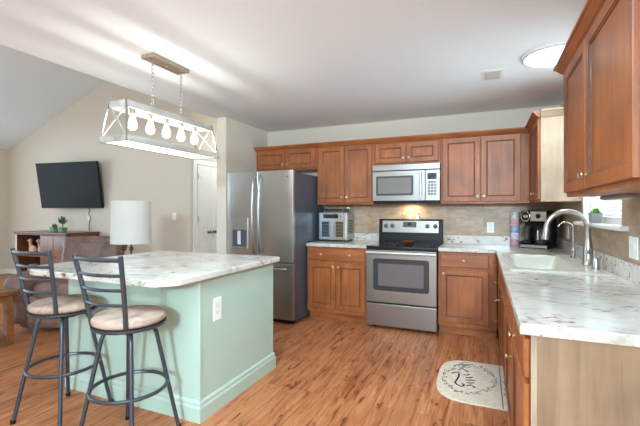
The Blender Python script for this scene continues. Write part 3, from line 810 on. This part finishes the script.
# sill plant
sp_ = thing('potted_plant', 'bright green plant in a square grey pot on the window sill', 'potted plant', (.744, 3.33, WZ0+.0025))
MB().rings([rrect(0, 0, .062, .062, .008, 0), rrect(0, 0, .076, .076, .01, .075), rrect(0, 0, .07, .07, .01, .075), rrect(0, 0, .068, .068, .01, .068)]).build('pot', M_pots, sp_)
mb = MB()
for k in range(70):
    a = random.random()*2*PI; e = random.uniform(.15, 1.25); L = random.uniform(.04, .085)
    d = Vector((math.cos(a)*math.cos(e)*.3, math.sin(a)*math.cos(e)*1.25, math.sin(e)*.55)); b0 = Vector((d.x*.02, d.y*.03, .07))
    t = b0+d*L; s_ = d.cross(Vector((0, 0, 1))).normalized()*.011; mdp = (b0+t)/2+Vector((0, 0, .006))
    vs = [mb.bm.verts.new(p) for p in (b0, mdp+s_, t, mdp-s_)]; vt = mb.bm.verts.new((b0+t)/2+Vector((0, 0, .001)))
    mb.bm.faces.new(vs)
    mb.bm.verts.remove(vt)
lf = mb.build('foliage', M_leaf, sp_)
lf.modifiers.new('thick', 'SOLIDIFY').thickness = .0012

# wall plates
def plate(loc, rz, w_, label, kind='outlet'):
    o = thing('wall_plate', label, 'outlet' if kind == 'outlet' else 'switch', loc, rz)
    MB().box(-w_/2, w_/2, -.006, 0, -.06, .06).build('plate', M_plate, o, .002)
    mb = MB()
    if kind == 'outlet':
        for z in (-.022, .022): mb.box(-.017, .017, -.0075, -.006, z-.014, z+.014)
    else:
        n = 1 if w_ < .1 else 2
        for k in range(n):
            x = (k-(n-1)/2)*.046; mb.box(x-.011, x+.011, -.0085, -.006, -.02, .02)
    mb.build('insert', mat('insert_white', (224, 221, 214), .4), o, .001)
plate((.073, YW-.008, 1.108), 0, .075, 'white outlet plate on the back tile splashback left of the coffee maker')
plate((XW-.008, 4.33, 1.09), RZ, .075, 'white outlet plate on the right tile wall behind the filter tap')
plate((XW-.008, 2.575, 1.095), RZ, .125, 'white double switch plate on the right tile wall near the camera', 'switch')
plate((-4.63, YW, 1.21), 0, .075, 'small white switch plate on the beige wall right of the lamp', 'switch')
plate((-6.66, YW, 1.2), 0, .075, 'white outlet plate on the wall under the television')

# ------------------------------------------------------------------ floor mat
rg = thing('kitchen_mat', 'cream half-round kitchen mat printed with a wreath, by the sink', 'mat', (0, 3.13, 0))
P = [(.19, 2.752), (.19, 3.522), (-.06, 3.522)]
for i in range(1, 18):
    a = PI/2+PI*i/18; P.append((-.06+.265*math.cos(a)**1 if False else -.06+.27*math.copysign(abs(math.cos(a))**.62, math.cos(a)), 3.137+.385*math.copysign(abs(math.sin(a))**.62, math.sin(a))))
P.append((-.06, 2.752))
MB().prism(P, 'z', .0005, .010).build('mat_body', M_mat, rg, .003, world=True)
def ribbon(mb, pts, w_, z=.0104):
    """flat stroke with a little thickness on the mat"""
    for (xa, ya), (xb, yb) in zip(pts, pts[1:]):
        d = Vector((xb-xa, yb-ya, 0)); L = d.length
        if L < 1e-5: continue
        d /= L; n = Vector((-d.y, d.x, 0))*w_/2
        q = [Vector((xa, ya, z))-d*w_*.3+n, Vector((xb, yb, z))+d*w_*.3+n, Vector((xb, yb, z))+d*w_*.3-n, Vector((xa, ya, z))-d*w_*.3-n]
        mb.rings([q, [p+Vector((0, 0, .0004)) for p in q]])
import math as _m
_f, _th, _hy, _H = 383.38, .4032, 211.4, 1.2924
def fl(zx, zy):
    """mat lettering laid out on a sketch of the mat (sketch units to metres on the floor)"""
    px, py = 430+zx/7.1, 355+zy/7.1
    a = (px-320)/_f; b = -(py-_hy)/_f; t = -_H/b
    return (t*(_m.cos(_th)*a-_m.sin(_th)), t*(_m.sin(_th)*a+_m.cos(_th)))
ink = MB()
strokes = [[(155, 138), (180, 132), (212, 130)], [(205, 140), (205, 158), (196, 176), (184, 194), (178, 206)], [(178, 206), (196, 222), (220, 232), (238, 230), (240, 218), (228, 214)],
           [(205, 112), (228, 106), (255, 118), (270, 130)], [(240, 150), (262, 152), (278, 146)], [(256, 168), (280, 172), (302, 168)], [(258, 186), (280, 190), (318, 190)],
           [(262, 206), (284, 210), (312, 208)], [(262, 228), (285, 222), (300, 228), (318, 240)]]
for s_ in strokes: ribbon(ink, [fl(*p) for p in s_], .014)
ink.build('lettering', M_ink, rg, world=True)
lv = MB()
c0 = (298, 176)
for i in range(96):
    a = 2*PI*i/96
    x = 280+178*math.cos(a)+random.uniform(-16, 16); y = 183+98*math.sin(a)+x*.06-18+random.uniform(-10, 10)
    th = a+random.uniform(-.9, .9)+PI/2
    q = [(x, y), (x+9*math.cos(th), y+5*math.sin(th)), (x+16*math.cos(th+.5), y+9*math.sin(th+.5))]
    ribbon(lv, [fl(*p) for p in q], .008, .0106)
for cx_, cy_ in ((245, 75), (262, 88), (225, 84)):
    ribbon(lv, [fl(cx_+24*math.cos(t), cy_+13*math.sin(t)) for t in [i*.5 for i in range(12)]], .008, .0106)
lv.build('wreath', M_inkg, rg, world=True); lv = MB()
for i in range(16):
    x = 532+random.uniform(-12, 16); y = 150+i*9
    ribbon(lv, [fl(x, y), fl(x+10, y+7), fl(x+4, y+12)], .009, .0106)
lv.build('side_print', M_inkg, rg, world=True)
mb = MB(); ribbon(mb, [(.118, 2.757), (.118, 3.517)], .008); mb.build('border_line', mat('border_brown', (130, 112, 98), .8), rg, world=True)

# ------------------------------------------------------------------ bar stools
def arc_pts(fn, n): return [fn(i/n) for i in range(n+1)]
def make_stool(loc, label, rz=0):
    t = thing('bar_stool', label, 'bar stool', loc, rz, 'metal bar stools at the island')
    cu = MB().lathe([(.10, .672), (.172, .674), (.187, .684), (.191, .698), (.188, .713), (.172, .724), (.12, .730), (.03, .731)], n=36)
    cu.build('seat_cushion', M_seat, t, smooth=True)
    MB().lathe([(.155, .652), (.185, .654), (.193, .662), (.193, .671), (.155, .6722)], n=36).build('seat_ring', M_stool, t, smooth=True)
    r0, r1, zt = .125, .262, .643
    for k in range(4):
        a = PI/4+k*PI/2+.12
        ca, sa = math.cos(a), math.sin(a)
        pts = [(.055*ca, .055*sa, zt), (.095*ca, .095*sa, zt-.002), (r0*ca, r0*sa, zt-.018), ((r0+.014)*ca, (r0+.014)*sa, zt-.05)]
        for i in range(1, 9):
            q = i/8; r = r0+.014+(r1-r0-.014)*q; pts.append((r*ca, r*sa, zt-.05+(.004-zt+.05)*q))
        lg = MB().tube(pts, .0118, 10).build('leg', M_stool, t, smooth=True)
        MB().lathe([(.015, 0), (.015, .02), (.0135, .024)], r1*ca, r1*sa, 10).build('foot_cap', M_black, lg, smooth=True)
    MB().lathe([(.06, .62), (.085, .625), (.085, .651), (.06, .652)], n=20).build('swivel_plate', M_stool, t, smooth=True)
    zr = .31; rr = .198
    MB().tube([(rr*math.cos(2*PI*i/40), rr*math.sin(2*PI*i/40), zr) for i in range(40)], .0105, 8, True).build('foot_ring', M_stool, t, smooth=True)
    # backrest on the -y side: two posts and curved slats
    def post(s, z):
        q = (z-.64)/(1.055-.64)
        return Vector((s*(.125+.047*q), -.13-.07*q**1.2, z))
    for s in (-1, 1):
        pts = [Vector((s*.122, -.122, .655))]+[post(s, .64+(1.068-.64)*i/10) for i in range(1, 11)]
        MB().tube(pts, .0125, 10).build('back_post', M_stool, t, smooth=True)
    for k, z in enumerate((1.047, .966, .888, .808)):
        L, R = post(-1, z), post(1, z)
        pts = [L+(R-L)*(i/14)+Vector((0, -.035*math.sin(PI*i/14), 0)) for i in range(15)]
        MB().tube(pts, .011 if k == 0 else .009, 8).build('top_rail' if k == 0 else 'back_slat', M_stool, t, smooth=True)
    return t
s1 = make_stool((-1.833, 1.566, 0), 'gunmetal bar stool with tan seat, nearer the island corner and camera')
s2 = copy_tree(s1); s2.location = (-2.475, 1.62, 0); s2['label'] = 'gunmetal bar stool with tan seat at far left, by the brown recliner'

# ------------------------------------------------------------------ pendant over the island
pd = thing('pendant_chandelier', 'long whitewashed trapezoid chandelier with five bulbs hanging over the island', 'chandelier', (-2.25, 2.255, ZC))
cp = MB().box(-.062, .062, -.185, .185, -.028, -.0005).build('canopy', M_canopy, pd, .003)
MB().lathe([(.010, -.034), (.012, -.030), (.012, -.0285)], 0, 0, 12).build('finial', M_nickel, cp, smooth=True)
zb, zt_ = 1.775-ZC, 2.012-ZC
for yy in (-.135, .155):
    mb = MB(); z = -.034; k = 0
    mb.lathe([(.012, -.036), (.012, -.0285)], 0, yy, 12)
    while z-.03 > zt_-.005:
        ax = (1, 0) if k % 2 else (0, 1)
        pts = [(ax[0]*.0085*math.cos(a), yy+ax[1]*.0085*math.cos(a), z-.017+.019*math.sin(a)) for a in [2*PI*i/12 for i in range(12)]]
        mb.tube(pts, .0024, 6, True); z -= .030; k += 1
    mb.build('chain', M_nickel, pd, smooth=True)
Lb, Lt, wb, wt = .46, .425, .122, .078
fm = MB()
def bar(mb, a, b, w_, h_):
    a, b = Vector(a), Vector(b); d = (b-a).normalized()
    u = d.cross(Vector((0, 0, 1)))
    if u.length < .2: u = d.cross(Vector((1, 0, 0)))
    u.normalize(); v_ = u.cross(d)
    q = lambda p: [p+u*w_/2+v_*h_/2, p-u*w_/2+v_*h_/2, p-u*w_/2-v_*h_/2, p+u*w_/2-v_*h_/2]
    mb.rings([q(a), q(b)])
for s in (-1, 1):
    bar(fm, (s*wb, -Lb, zb), (s*wb, Lb, zb), .014, .042); bar(fm, (s*wt, -Lt, zt_), (s*wt, Lt, zt_), .014, .046)
    bar(fm, (-wb, s*Lb, zb), (wb, s*Lb, zb), .014, .042); bar(fm, (-wt, s*Lt, zt_), (wt, s*Lt, zt_), .014, .046)
fm.build('wood_frame', M_whitewash, pd, .001)
for s in (-1, 1):
    for q in (-1, 1): fm = MB(); bar(fm, (s*(wb+.004), q*(Lb+.004), zb-.021), (s*(wt+.004), q*(Lt+.004), zt_+.023), .012, .012); fm.build('corner_post', M_nickel, pd)
for q in (-1, 1):
    fm = MB(); bar(fm, (-wb+.01, q*(Lb-.002), zb+.02), (wt-.01, q*(Lt-.002), zt_-.02), .009, .009); bar(fm, (wb-.01, q*Lb, zb+.02), (-wt+.01, q*Lt, zt_-.02), .009, .009)
    fm.build('cross_brace', M_whitewash, pd)
MB().box(-.013, .013, -Lt+.007, Lt-.007, zt_-.005, zt_+.009).build('socket_bar', M_whitewash, pd, .001)
MB().box(-wb+.007, wb-.007, -Lb+.007, Lb-.007, zb-.016, zb-.012).build('diffuser', M_diff, pd)
for k in range(5):
    y = -.31+k*.155
    so = MB().lathe([(.016, zt_-.042), (.019, zt_-.038), (.019, zt_-.0052)], 0, y, 14).build('bulb_socket', M_nickel, pd, smooth=True)
    MB().lathe([(.013, zt_-.0425), (.015, zt_-.06), (.027, zt_-.095), (.032, zt_-.118), (.027, zt_-.142), (.012, zt_-.153), (.002, zt_-.155)], 0, y, 18).build('bulb', M_bulb, so, smooth=True)
    pl_ = bpy.data.lights.new('filament', 'POINT'); pl_.energy = 1.65; pl_.shadow_soft_size = .014; pl_.color = (.98, .98, .95)
    o = bpy.data.objects.new('filament', pl_); COL.objects.link(o); o.location = (-2.25, 2.255+y, ZC+zt_-.11)

# ------------------------------------------------------------------ living room
tv = thing('television', 'large black flat television tilted on the beige wall', 'television', (-6.90, 4.60, 1.765), math.radians(-8))
tv.rotation_euler = (math.radians(8.5), 0, math.radians(8))
MB().box(-.69, .69, -.02, .025, -.415, .415).build('bezel', M_black, tv, .004)
MB().box(-.68, .68, -.0215, -.0195, -.402, .407).build('screen', M_screen, tv)
MB().box(-.2, .2, .026, .09, -.15, .15).build('wall_mount', M_black, tv, .004)
tag(MB().tube([(-6.60, 4.76, 1.36), (-6.62, 4.79, 1.30), (-6.66, 4.795, 1.24), (-6.60, 4.795, 1.18), (-6.64, 4.795, 1.05), (-6.63, 4.79, .95), (-6.62, 4.79, .80)], .006, 6).build('power_cord', M_cord, smooth=True), 'dark power cord hanging below the television', 'cord')
# console
cs = thing('media_console', 'brown wooden media console with open cubby against the beige wall', 'console', (-7.05, 4.5, 0))
C0, C1, CY0, CY1, CZ = -7.74, -6.36, 4.20, 4.78, .93
mb = MB()
mb.box(C0, C0+.03, CY0, CY1, .06, CZ-.05); mb.box(C1-.03, C1, CY0, CY1, .06, CZ-.05); mb.box(C0, C1, CY1-.02, CY1, .06, CZ-.05)
mb.box(C0+.03, C1-.03, CY0+.002, CY1-.02, .06, .10); mb.box(-7.06, -7.03, CY0+.002, CY1-.02, .10, CZ-.05)
mb.box(C0+.03, -7.06, CY0+.01, CY1-.02, .50, .525)
mb.build('carcass', M_console, cs, .003, world=True)
mb = MB().box(C0-.03, C1+.03, CY0-.03, CY1, CZ-.02, CZ)
mb.build('top', M_console, cs, .004, world=True)
mb = MB(); mb.box(C0-.012, C1+.012, CY0-.012, CY1, CZ-.05, CZ-.0205)
k = 0
while C0+k*.04 < C1: mb.box(C0+k*.04, C0+k*.04+.02, CY0-.024, CY0-.012, CZ-.046, CZ-.0206); k += 1
mb.build('dentil_trim', M_console, cs, world=True)
for xa, xb in ((-7.028, -6.70), (-6.695, -6.392)):
    d = MB().box(xa, xb, CY0-.004, CY0+.018, .105, CZ-.055).build('door', wood('console_door', (138, 76, 42), (104, 54, 28), (160, 94, 54), 'z', .35, .3), cs, .004, world=True)
    MB().axis_lathe([(.008, 0), (.008, .012), (.014, .02), (.006, .026)], (xb-.05 if xa < -6.8 else xa+.05, CY0-.004, .52), (0, -1, 0)).build('knob', M_bronze, d, smooth=True, world=True)
for x in (C0+.02, C1-.08):
    for y in (CY0+.02, CY1-.08): MB().box(x, x+.06, y, y+.06, 0, .0601).build('foot', M_console, cs, world=True)
MB().box(C0-.002, C0+.028, CY0-.008, CY0, .06, CZ-.05).build('white_edge', M_white, cs, .002, world=True)
# two goose figurines in the cubby (on its upper and lower shelf)
M_goose = mat('goose_cream', (222, 172, 138), .6); M_goosep = mat('goose_pink', (206, 150, 138), .6)
def goose(x, label, m):
    g = thing('goose_figurine', label, 'figurine', (x, 4.33, .5255), 0, 'goose figurines in the console cubby')
    MB().sphere((0, 0, .085), .075, (1.1, .8, .95), 14).build('body', m, g, smooth=True)
    nk = MB().tube([(-.04, 0, .12), (-.055, -.01, .17), (-.045, -.02, .215), (-.03, -.03, .235)], [.034, .026, .022, .02], 10).build('neck', m, g, smooth=True)
    MB().sphere((-.03, -.03, .245), .036, (1.1, .9, .9), 12).build('head', m, g, smooth=True)
    MB().axis_lathe([(.014, 0), (.012, .02), (.004, .045)], (-.06, -.035, .24), (-1, -.2, -.1), 10).build('beak', mat('beak_orange', (206, 120, 60), .5), g, smooth=True)
    for s in (-1, 1): MB().lathe([(.02, 0), (.012, .02)], .01, s*.025, 8).build('foot', M_copper, g)
goose(-7.47, 'cream goose figurine on the left in the console cubby', M_goose)
goose(-7.22, 'pinkish goose figurine on the right in the console cubby', M_goosep)
def bowl_fig(x, label):
    tag(MB().lathe([(.05, .1005), (.07, .11), (.105, .20), (.10, .29), (.07, .34), (.062, .34), (.09, .28), (.09, .2), (.05, .12)], x, 4.36, 20).build('glass_jar', mat('smoky_glass', (150, 130, 128), .1, coat=.4), smooth=True), label, 'jar')
bowl_fig(-7.50, 'round smoky jar on the left of the console bottom shelf')
bowl_fig(-7.22, 'round smoky jar on the right of the console bottom shelf')
# console plants
def cplant(x, label, tall):
    p = thing('potted_succulent', label, 'potted plant', (x, 4.42, CZ+.0005))
    MB().rings([rrect(0, 0, .11, .09, .02, 0), rrect(0, 0, .145, .11, .02, .08), rrect(0, 0, .13, .095, .02, .08), rrect(0, 0, .125, .09, .02, .07)]).build('pot', M_potg, p)
    mb = MB()
    for k in range(16):
        a = k*2.4; e = .35+.07*k
        L = (.10 if tall else .05)*(.7+.3*random.random()); d = Vector((math.cos(a)*math.cos(e), math.sin(a)*math.cos(e), math.sin(e)))
        z0 = .07+(.07+.04*k/16 if tall else 0)
        mb.tube([(0, 0, z0), d*L*.4+Vector((0, 0, z0)), d*L*.75+Vector((0, 0, z0+.01)), d*L+Vector((0, 0, z0+.03))], [.006, .016, .013, .002], 6)
    if tall: mb.tube([(0, 0, .07), (.006, 0, .17)], .008, 6)
    mb.build('leaves', M_leafd, p, smooth=True)
cplant(-7.02, 'low green succulent pot on the left of the console top', False)
cplant(-6.80, 'green pot with taller spiky succulent on the right of the console top', True)

# recliner
rc_ = thing('recliner', 'brown leather recliner armchair behind the bar stools', 'recliner', (-4.38, 3.02, 0), 3.67)
def pillow(name, c, s, rot=(0, 0, 0), e=.35, sub=2):
    bm = MB(); M = Matrix.Translation(c) @ Matrix.Rotation(rot[0], 4, 'X') @ Matrix.Rotation(rot[1], 4, 'Y') @ Matrix.Rotation(rot[2], 4, 'Z')
    q = bmesh.ops.create_cube(bm.bm, size=1)
    bmesh.ops.subdivide_edges(bm.bm, edges=bm.bm.edges[:], cuts=3, use_grid_fill=True)
    for v_ in bm.bm.verts:
        p = v_.co*2
        p = Vector([abs(a)**1*math.copysign(1, a) for a in p])
        n_ = max(abs(p.x), abs(p.y), abs(p.z)); L = p.length
        p = p*(1-e)+p/L*e*1.15 if L > 0 else p
        v_.co = M @ Vector((p.x*s[0]/2, p.y*s[1]/2, p.z*s[2]/2))
    return bm.build(name, M_leather, rc_, smooth=True, subsurf=1)
# local: chair faces +y (away from the kitchen wall), its back is on the -y side
pillow('base', (0, .02, .22), (.86, .86, .38), e=.12)
pillow('seat_cushion', (0, .1, .43), (.56, .70, .2), e=.25)
pillow('arm', (-.40, .05, .36), (.24, .92, .54), e=.22)
pillow('arm', (.40, .05, .36), (.24, .92, .54), e=.22)
pillow('backrest', (0, -.40, .60), (.70, .26, .62), (.16, 0, 0), e=.2)
pillow('headrest', (0, -.47, .86), (.74, .26, .22), (.16, 0, 0), e=.3)
# wooden end table, cut by the left edge of the frame
et = thing('end_table', 'dark oak side table at the left edge of the picture', 'table', (-4.47, 2.0, 0))
MB().box(-.30, .30, -.30, .30, .49, .525).build('tabletop', M_oak, et, .006)
MB().box(-.26, .26, -.26, .26, .42, .4895).build('apron', M_oak, et, .003)
for sx in (-1, 1):
    for sy in (-1, 1): MB().box(sx*.235-.03, sx*.235+.03, sy*.235-.03, sy*.235+.03, 0, .4195).build('leg', M_oak, et, .004)
MB().box(-.25, .25, -.25, .25, .06, .10).build('lower_shelf', M_oak, et, .003)
# floor lamp
fl_ = thing('floor_lamp', 'floor lamp with a white drum shade behind the island', 'lamp', (-3.56, 3.06, 0))
MB().lathe([(.14, 0), (.14, .015), (.12, .025), (.03, .035), (.016, .05)], n=28).build('base', M_black, fl_, smooth=True)
mb = MB().lathe([(.010, .05), (.010, .86), (.02, .868), (.02, .90), (.010, .908), (.010, 1.15)], n=12)
mb.build('pole', mat('lamp_bronze', (88, 74, 64), .4, metal=.6), fl_, smooth=True)
MB().lathe([(.198, .95), (.192, 1.41), (.189, 1.41), (.195, .95)], n=40, cap0=False, cap1=False).rings([], False, False) if False else None
sh = MB(); sh.lathe([(.205, .945), (.198, 1.405), (.195, 1.405), (.202, .945), (.205, .945)], n=40, cap0=False, cap1=False)
sh.build('lamp_shade', M_shade, fl_, smooth=True)
mb = MB()
for k in range(3):
    a = 2*PI*k/3; mb.tube([(.008*math.cos(a), .008*math.sin(a), 1.14), (.196*math.cos(a), .196*math.sin(a), 1.39)], .003, 6)
mb.build('shade_spider', M_bronze, fl_, smooth=True)
MB().sphere((0, 0, 1.20), .035, (1, 1, 1.2)).build('bulb', M_plate, fl_, smooth=True)
